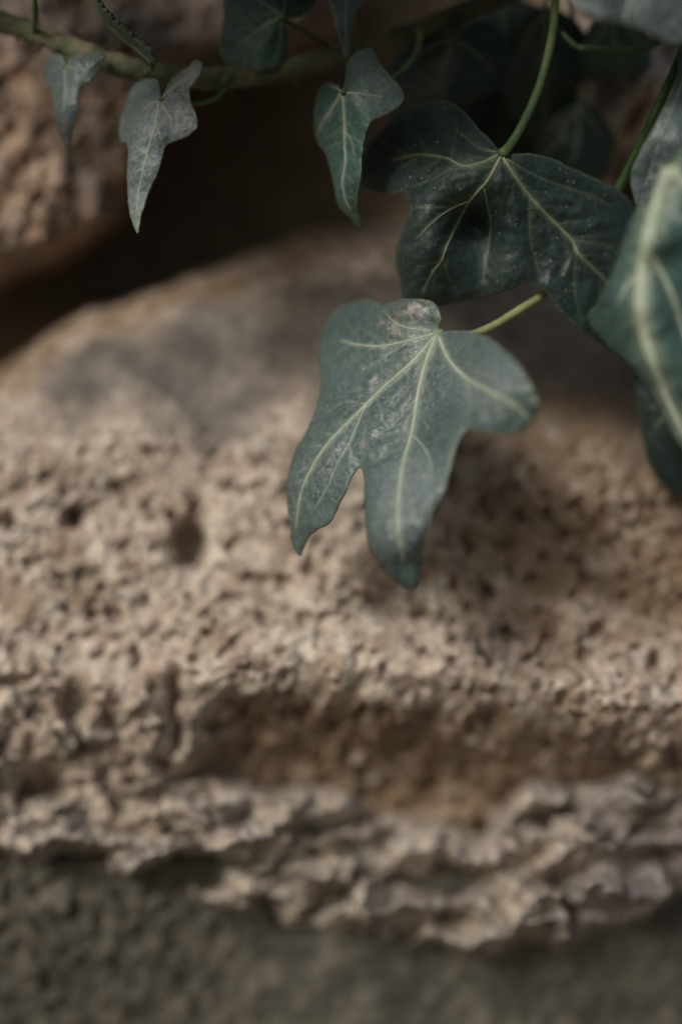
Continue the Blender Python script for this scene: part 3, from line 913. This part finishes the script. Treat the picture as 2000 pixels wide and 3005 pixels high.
# large dark leaf
leaf(shoot, [(1472, 450), (1493, 453), (1539, 449), (1585, 455), (1625, 467), (1660, 485), (1712, 508), (1765, 532), (1812, 556), (1855, 597), (1885, 660), (1905, 760), (1908, 880), (1905, 980), (1888, 1058), (1850, 1060), (1820, 1049), (1760, 1012), (1699, 965), (1643, 914), (1601, 860), (1560, 836), (1536, 830), (1508, 844), (1457, 860), (1386, 875), (1304, 896), (1245, 896), (1180, 876), (1171, 821), (1159, 770), (1164, 719), (1182, 663), (1199, 628), (1202, 607), (1190, 580), (1182, 562), (1151, 569), (1105, 566), (1066, 552), (1052, 520), (1062, 460), (1110, 390), (1180, 335), (1250, 302), (1304, 296), (1345, 314), (1378, 344), (1408, 381), (1434, 404), (1454, 430)],
     [(1472, 454, 2), (1370, 597, 2.5), (1300, 740, 2.5), (1390, 662, -10), (1448, 650, 0.5), (1250, 860, -3), (1170, 780, -5), (1200, 620, -1), (1273, 648, 3), (1300, 560, 2), (1340, 480, 2.5), (1228, 454, -6), (1100, 470, -15), (1060, 540, -18), (1180, 340, -15), (1300, 310, -11), (1400, 390, -3), (1554, 577, 1.5), (1697, 745, 0.5), (1850, 1050, -4), (1850, 600, -7), (1650, 490, -3), (1560, 830, 1), (1450, 850, -1), (1304, 893, -5), (1900, 750, -8), (1700, 960, 1), (1620, 740, 0), (1480, 740, 0.5)],
     [(13, 7, [(1475, 462), (1508, 515), (1554, 577), (1610, 638), (1676, 704), (1697, 745), (1773, 821), (1840, 900)]),
      (12, 6, [(1467, 462), (1432, 526), (1401, 561), (1370, 600), (1340, 658), (1309, 724), (1294, 765), (1268, 801), (1238, 862)]),
      (7, 2.5, [(1372, 592), (1324, 612), (1273, 648), (1222, 699)]),
      (11, 5, [(1460, 456), (1416, 477), (1370, 487), (1340, 480), (1309, 464), (1228, 454), (1150, 470)]),
      (4.5, 2, [(1456, 446), (1406, 434), (1370, 408), (1340, 380)]),
      (4, 2, [(1485, 466), (1559, 510), (1651, 548), (1738, 577), (1784, 602)]),
      (5, 2, [(1419, 551), (1432, 617), (1439, 658), (1434, 704), (1424, 760), (1416, 832)]),
      (3.5, 2, [(1554, 580), (1552, 658), (1562, 735), (1580, 796)]),
      (3.5, 2, [(1692, 738), (1684, 811), (1687, 872), (1700, 920)]),
      (3, 1.5, [(1676, 704), (1738, 714), (1809, 727)]),
      (3, 1.5, [(1335, 486), (1273, 523), (1212, 546)]),
      (3, 1.5, [(1300, 752), (1310, 800), (1330, 840)]), (3, 1.5, [(1324, 612), (1260, 605), (1215, 612)])],
     LM_dark, VM_dark, ((27, 26), [(1473, 452, 1.2), (1500, 420, -1), (1540, 350, -2), (1575, 270, -3), (1605, 170, -4), (1622, 80, -6), (1630, -20, -10), (1640, -90, -13)]), SM_petg, step=6, seed=21, puff=0.9, tilt=(-0.008, -0.016),
     label='large dark leathery leaf with pale olive veins')

# main grey-green leaf
leaf(shoot, [(1284, 972), (1292, 937), (1285, 901), (1259, 881), (1223, 876), (1178, 878), (1140, 888), (1119, 896), (1104, 885), (1076, 878), (1030, 886), (975, 914), (958, 937), (943, 978), (933, 1029), (935, 1069), (942, 1115), (933, 1166), (915, 1228), (887, 1284), (861, 1335), (846, 1386), (841, 1437), (843, 1488), (851, 1554), (861, 1610), (879, 1634), (888, 1615), (896, 1590), (922, 1562), (966, 1534), (989, 1488), (1009, 1447), (1027, 1406), (1043, 1378), (1053, 1369), (1063, 1382), (1068, 1421), (1068, 1488), (1071, 1549), (1083, 1600), (1111, 1651), (1152, 1697), (1186, 1724), (1208, 1729), (1226, 1712), (1234, 1666), (1235, 1615), (1246, 1564), (1274, 1503), (1303, 1437), (1320, 1376), (1336, 1319), (1352, 1281), (1366, 1263), (1387, 1258), (1438, 1270), (1489, 1273), (1540, 1260), (1566, 1233), (1578, 1192), (1570, 1151), (1545, 1105), (1509, 1059), (1463, 1014), (1428, 990), (1387, 975), (1336, 969), (1305, 971)],
     [(1283, 976, 1), (1262, 890, -1), (1190, 900, -2), (1120, 900, -7), (1060, 885, -16), (950, 940, -20), (935, 1060, -16), (1030, 960, -11), (1110, 1010, -4), (1116, 1146, -1), (925, 1215, -9), (1045, 1217, -0.5), (845, 1400, -6), (965, 1300, -0.5), (871, 1540, -5), (970, 1500, 1), (879, 1632, -9), (1050, 1365, 3), (1208, 1268, 6), (1170, 1462, 14), (1075, 1500, 11), (1290, 1440, 18), (1167, 1620, 16), (1205, 1728, 9), (1230, 1660, 12), (1366, 1110, 12), (1336, 972, 6), (1455, 1010, 18), (1438, 1151, 21), (1366, 1262, 17), (1572, 1190, 25), (1545, 1255, 22), (1490, 1270, 21), (1249, 1064, 2.5)],
     [(18, 13, [(1280, 986), (1249, 1064), (1226, 1156), (1208, 1268), (1180, 1370), (1170, 1462), (1167, 1554), (1186, 1650)]),
      (14, 7, [(1276, 987), (1208, 1064), (1116, 1146), (1045, 1217), (968, 1294), (922, 1360), (892, 1421), (877, 1472), (869, 1550)]),
      (12, 6, [(1272, 980), (1198, 1001), (1116, 1016), (1045, 1011), (1000, 1000)]),
      (15, 13, [(1287, 990), (1315, 1054), (1366, 1110), (1438, 1151), (1499, 1182), (1552, 1230)]),
      (5, 2.5, [(1080, 1182), (1055, 1228), (1024, 1299), (994, 1350), (963, 1421), (925, 1493)]),
      (4.5, 2.5, [(1075, 1186), (1014, 1179), (953, 1212)]), (4.5, 2.5, [(1224, 1166), (1178, 1217), (1139, 1258)]),
      (5, 3, [(1209, 1278), (1244, 1314), (1264, 1365), (1262, 1400)]), (5, 3, [(1262, 974), (1178, 957), (1147, 937), (1130, 915)]),
      (3.5, 2, [(1240, 1090), (1190, 1150), (1150, 1190)]), (3.5, 2, [(1024, 1299), (1030, 1340), (1048, 1352)]), (4, 2, [(1196, 1005), (1120, 1050), (1080, 1080)]), (4.5, 3, [(1366, 1112), (1380, 1170), (1372, 1220)]), (4, 2, [(1172, 1450), (1130, 1500), (1105, 1540)])],
     LM_dust, VM_pale, ((24, 28), [(1286, 978, 0), (1325, 996, -2.5), (1380, 984, -4), (1450, 954, -5), (1530, 905, -7), (1595, 862, -11), (1680, 770, -18), (1760, 650, -20), (1815, 552, -14), (1870, 440, -7), (1930, 310, -1), (1985, 190, -1), (2050, 20, -3), (2090, -130, -9)]), SM_pet2, step=6, seed=23, puff=0.9, scars=((1225, 912, 50), (1150, 950, 40), (1110, 1115, 16), (1060, 1310, 14), (878, 1622, 16), (1204, 1722, 16)), dust_sheen=((1430, 1130, 120), (1210, 1430, 130)),  # last blobs paint sky sheen on the right and lower lobes
     label='broad grey-green leaf with pale veins hanging lowest over the stone')

# big blurred leaf at the right edge
leaf(shoot, [(1972, 484), (1948, 520), (1925, 560), (1900, 592), (1873, 603), (1846, 650), (1826, 703), (1806, 766), (1779, 833), (1748, 893), (1729, 912), (1724, 935), (1733, 962), (1757, 993), (1797, 1033), (1830, 1058), (1864, 1096), (1900, 1149), (1940, 1216), (1971, 1274), (2000, 1319), (2050, 1390), (2110, 1440), (2150, 1350), (2190, 1180), (2290, 1010), (2280, 820), (2180, 660), (2130, 500), (2060, 420), (2000, 440)],
     [(1966, 496, 25), (1873, 605, 19), (1826, 703, 19), (1760, 860, 17), (1726, 935, 9), (1797, 1033, 15), (1900, 1149, 19), (2000, 1319, 19), (2110, 1440, 12), (1900, 712, 28), (1880, 904, 28), (1918, 1069, 26), (1835, 850, 22), (1960, 760, 23), (2000, 950, 23), (2100, 700, 24), (2270, 1000, 12), (2100, 480, 20), (2100, 1100, 24)],
     [(62, 44, [(1964, 502), (1926, 610), (1900, 712), (1882, 815), (1880, 904), (1893, 989), (1918, 1069), (1953, 1158), (1989, 1238), (2060, 1360)]), (50, 30, [(1971, 500), (2000, 538), (2100, 640), (2220, 800)]), (16, 8, [(1884, 800), (1837, 840), (1812, 895)]), (20, 10, [(1902, 740), (1962, 846), (2000, 957), (2040, 1080)])],
     LM_teal, VM_pale, ((34, 26), [(1968, 496, 23), (2010, 440, 14), (2060, 300, 2), (2120, 100, -5), (2180, -95, -10)]), SM_petg, step=8, seed=25, puff=0.8, wav=0.35,
     label='large teal leaf with a thick pale midrib at the right edge')

# blue-grey leaf behind it
leaf(shoot, [(2030, 70), (1995, 150), (1983, 235), (1935, 340), (1888, 421), (1856, 485), (1849, 530), (1858, 580), (1880, 618), (1930, 610), (2050, 570), (2150, 460), (2210, 280), (2160, 140), (2090, 60)],
     [(2030, 70, 2), (1983, 235, 8), (1855, 500, 9), (1880, 615, 7), (2050, 560, 8), (2200, 280, 2), (2000, 400, 12)],
     [(10, 5, [(2036, 90), (2000, 240), (1940, 400), (1890, 560)]), (8, 4, [(2040, 95), (2100, 250), (2100, 420)])],
     LM_blue, VM_faint, ((20, 22), [(2034, 75, 1), (2050, 30, -3), (2070, -50, -7), (2080, -138, -10)]), SM_petg, step=9, seed=27,
     label='blue-grey leaf behind the thick midrib leaf')

# pale leaf looming at the top edge
leaf(shoot, [(1655, -40), (1668, 0), (1705, 34), (1760, 62), (1830, 74), (1900, 96), (1970, 130), (2060, 110), (2150, 40), (2200, -120), (2050, -280), (1880, -320), (1720, -240), (1650, -140)],
     [(1660, -20, 22), (1760, 62, 24), (1970, 130, 22), (2180, -60, 18), (1900, -300, 10), (1700, -200, 14), (1880, -60, 24)],
     [(14, 8, [(1960, -250), (1900, -120), (1850, 0), (1830, 60)]), (12, 6, [(1965, -250), (2060, -100), (2090, 40)]), (12, 6, [(1950, -250), (1780, -150), (1690, -60)])],
     LM_blue, VM_pale, ((22, 24), [(1962, -255, 10), (1985, -235, 2), (1990, -190, -5), (1985, -140, -10)]), SM_petg, step=10, seed=29,
     label='pale leaf looming at the top edge')

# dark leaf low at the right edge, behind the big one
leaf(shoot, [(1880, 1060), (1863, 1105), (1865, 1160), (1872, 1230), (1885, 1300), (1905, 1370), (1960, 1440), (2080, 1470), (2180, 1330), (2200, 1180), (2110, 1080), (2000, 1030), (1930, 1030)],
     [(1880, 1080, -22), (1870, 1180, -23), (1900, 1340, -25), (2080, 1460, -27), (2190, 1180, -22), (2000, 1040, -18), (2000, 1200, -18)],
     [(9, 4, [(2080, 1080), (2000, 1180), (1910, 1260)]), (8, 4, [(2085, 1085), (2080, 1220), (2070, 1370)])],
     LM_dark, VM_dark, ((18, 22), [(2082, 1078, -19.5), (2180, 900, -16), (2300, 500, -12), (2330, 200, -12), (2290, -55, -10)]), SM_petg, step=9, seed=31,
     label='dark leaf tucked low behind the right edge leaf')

# --- unseen leaves added above the view to shade the top of the wall
def simple_leaf(parent, cx, cy, size, ang, d, tilt, mat, vmat, seed, stalk_to):
    base = [(0, 0.0), (0.10, -0.16), (0.30, -0.24), (0.55, -0.16), (0.72, 0.10), (0.52, 0.22), (0.40, 0.42), (0.46, 0.66), (0.24, 0.72), (0.10, 0.98), (0.0, 1.12)]
    pts = base + [(-x, y) for x, y in base[-2:0:-1]]
    ca, sa = math.cos(ang), math.sin(ang)

    def tr(x, y):
        return (cx + size * (x * ca - y * sa), cy + size * (x * sa + y * ca))
    ol = [tr(*p) for p in pts]
    ctrl = [(*tr(0, 0), d), (*tr(0, 1.1), d + tilt), (*tr(0.7, 0.1), d + tilt * 0.3 - 4), (*tr(-0.7, 0.1), d + tilt * 0.3 - 4), (*tr(0, 0.5), d + tilt * 0.6 + 2)]
    ve = [(11, 5, [tr(0, 0.02), tr(0.02, 0.5), tr(0, 1.0)]), (9, 4, [tr(0.02, 0.02), tr(0.3, 0.08), tr(0.6, 0.09)]), (9, 4, [tr(-0.02, 0.02), tr(-0.3, 0.08), tr(-0.6, 0.09)]), (8, 4, [tr(0.01, 0.05), tr(0.25, 0.4), tr(0.4, 0.6)]), (8, 4, [tr(-0.01, 0.05), tr(-0.25, 0.4), tr(-0.4, 0.6)])]
    x0, y0 = tr(0, 0)
    sx, sy, sd = stalk_to
    pet = [(x0, y0, d - 1), (x0 * 0.7 + sx * 0.3, y0 * 0.7 + sy * 0.3 - 60, d * 0.6 + sd * 0.4), (sx, sy, sd)]
    leaf(parent, ol, ctrl, ve, mat, vmat, ((20, 22), pet), SM_petg, step=16, seed=seed, puff=1.2)


for i, (cx, cy, size, ang, d, tilt, st, par) in enumerate([
        (-250, -800, 520, 0.35, 2, 14, (-300, -620, -20), shoot), (330, -700, 560, -0.2, 6, 12, (300, -580, -18), shoot), (820, -760, 600, 0.25, 4, 14, (900, -480, -20), shoot),
        (1250, -640, 480, -0.3, -4, 12, (1380, -230, -24), shoot), (1180, -330, 330, 0.5, -12, 10, (1200, -340, -24), shoot),
        (60, -900, 640, 0.1, 22, 28, (0, -605, -19), shoot), (620, -1000, 680, -0.25, 20, 30, (600, -535, -19), shoot),
        (1080, -880, 600, 0.3, 24, 26, (1040, -420, -22), shoot), (1650, -820, 560, -0.1, 14, 24, (1660, -100, -14), shoot), (2150, -760, 600, 0.2, 16, 22, (2050, -140, -10), shoot)]):
    simple_leaf(par, cx, cy, size, ang, d, tilt, (LM_dark, LM_teal)[i % 2], VM_dark, 41 + i, st)

# dim leaf added to darken the wall behind the long stalk
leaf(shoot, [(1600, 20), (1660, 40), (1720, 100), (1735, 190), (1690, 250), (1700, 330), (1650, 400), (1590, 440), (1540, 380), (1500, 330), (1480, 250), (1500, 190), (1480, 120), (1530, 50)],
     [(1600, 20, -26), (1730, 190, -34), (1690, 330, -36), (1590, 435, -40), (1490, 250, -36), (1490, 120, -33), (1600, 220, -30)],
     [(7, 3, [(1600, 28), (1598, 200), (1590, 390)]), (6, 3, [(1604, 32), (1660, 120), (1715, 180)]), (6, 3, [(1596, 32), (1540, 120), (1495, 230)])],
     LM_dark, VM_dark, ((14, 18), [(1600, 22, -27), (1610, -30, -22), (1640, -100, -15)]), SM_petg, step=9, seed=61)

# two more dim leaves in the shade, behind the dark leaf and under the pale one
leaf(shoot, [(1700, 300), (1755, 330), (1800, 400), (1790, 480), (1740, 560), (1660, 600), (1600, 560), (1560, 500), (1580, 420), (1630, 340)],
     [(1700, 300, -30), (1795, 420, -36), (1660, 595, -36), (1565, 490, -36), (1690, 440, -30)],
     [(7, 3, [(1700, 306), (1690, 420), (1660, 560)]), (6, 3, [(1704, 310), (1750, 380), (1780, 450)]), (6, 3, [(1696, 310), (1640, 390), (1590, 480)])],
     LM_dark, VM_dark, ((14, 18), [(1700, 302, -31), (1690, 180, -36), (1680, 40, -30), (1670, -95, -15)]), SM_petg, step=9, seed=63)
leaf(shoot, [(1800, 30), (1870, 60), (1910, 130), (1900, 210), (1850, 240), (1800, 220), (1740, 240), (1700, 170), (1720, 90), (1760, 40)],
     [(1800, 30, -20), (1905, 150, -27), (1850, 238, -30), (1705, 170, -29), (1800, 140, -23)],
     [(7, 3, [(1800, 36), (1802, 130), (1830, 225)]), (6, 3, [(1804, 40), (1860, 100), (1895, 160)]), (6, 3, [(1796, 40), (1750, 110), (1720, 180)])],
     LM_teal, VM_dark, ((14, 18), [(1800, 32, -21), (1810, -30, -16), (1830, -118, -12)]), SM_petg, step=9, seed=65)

# dark leaf-shaped sheet added to stand for the shadow in the joint
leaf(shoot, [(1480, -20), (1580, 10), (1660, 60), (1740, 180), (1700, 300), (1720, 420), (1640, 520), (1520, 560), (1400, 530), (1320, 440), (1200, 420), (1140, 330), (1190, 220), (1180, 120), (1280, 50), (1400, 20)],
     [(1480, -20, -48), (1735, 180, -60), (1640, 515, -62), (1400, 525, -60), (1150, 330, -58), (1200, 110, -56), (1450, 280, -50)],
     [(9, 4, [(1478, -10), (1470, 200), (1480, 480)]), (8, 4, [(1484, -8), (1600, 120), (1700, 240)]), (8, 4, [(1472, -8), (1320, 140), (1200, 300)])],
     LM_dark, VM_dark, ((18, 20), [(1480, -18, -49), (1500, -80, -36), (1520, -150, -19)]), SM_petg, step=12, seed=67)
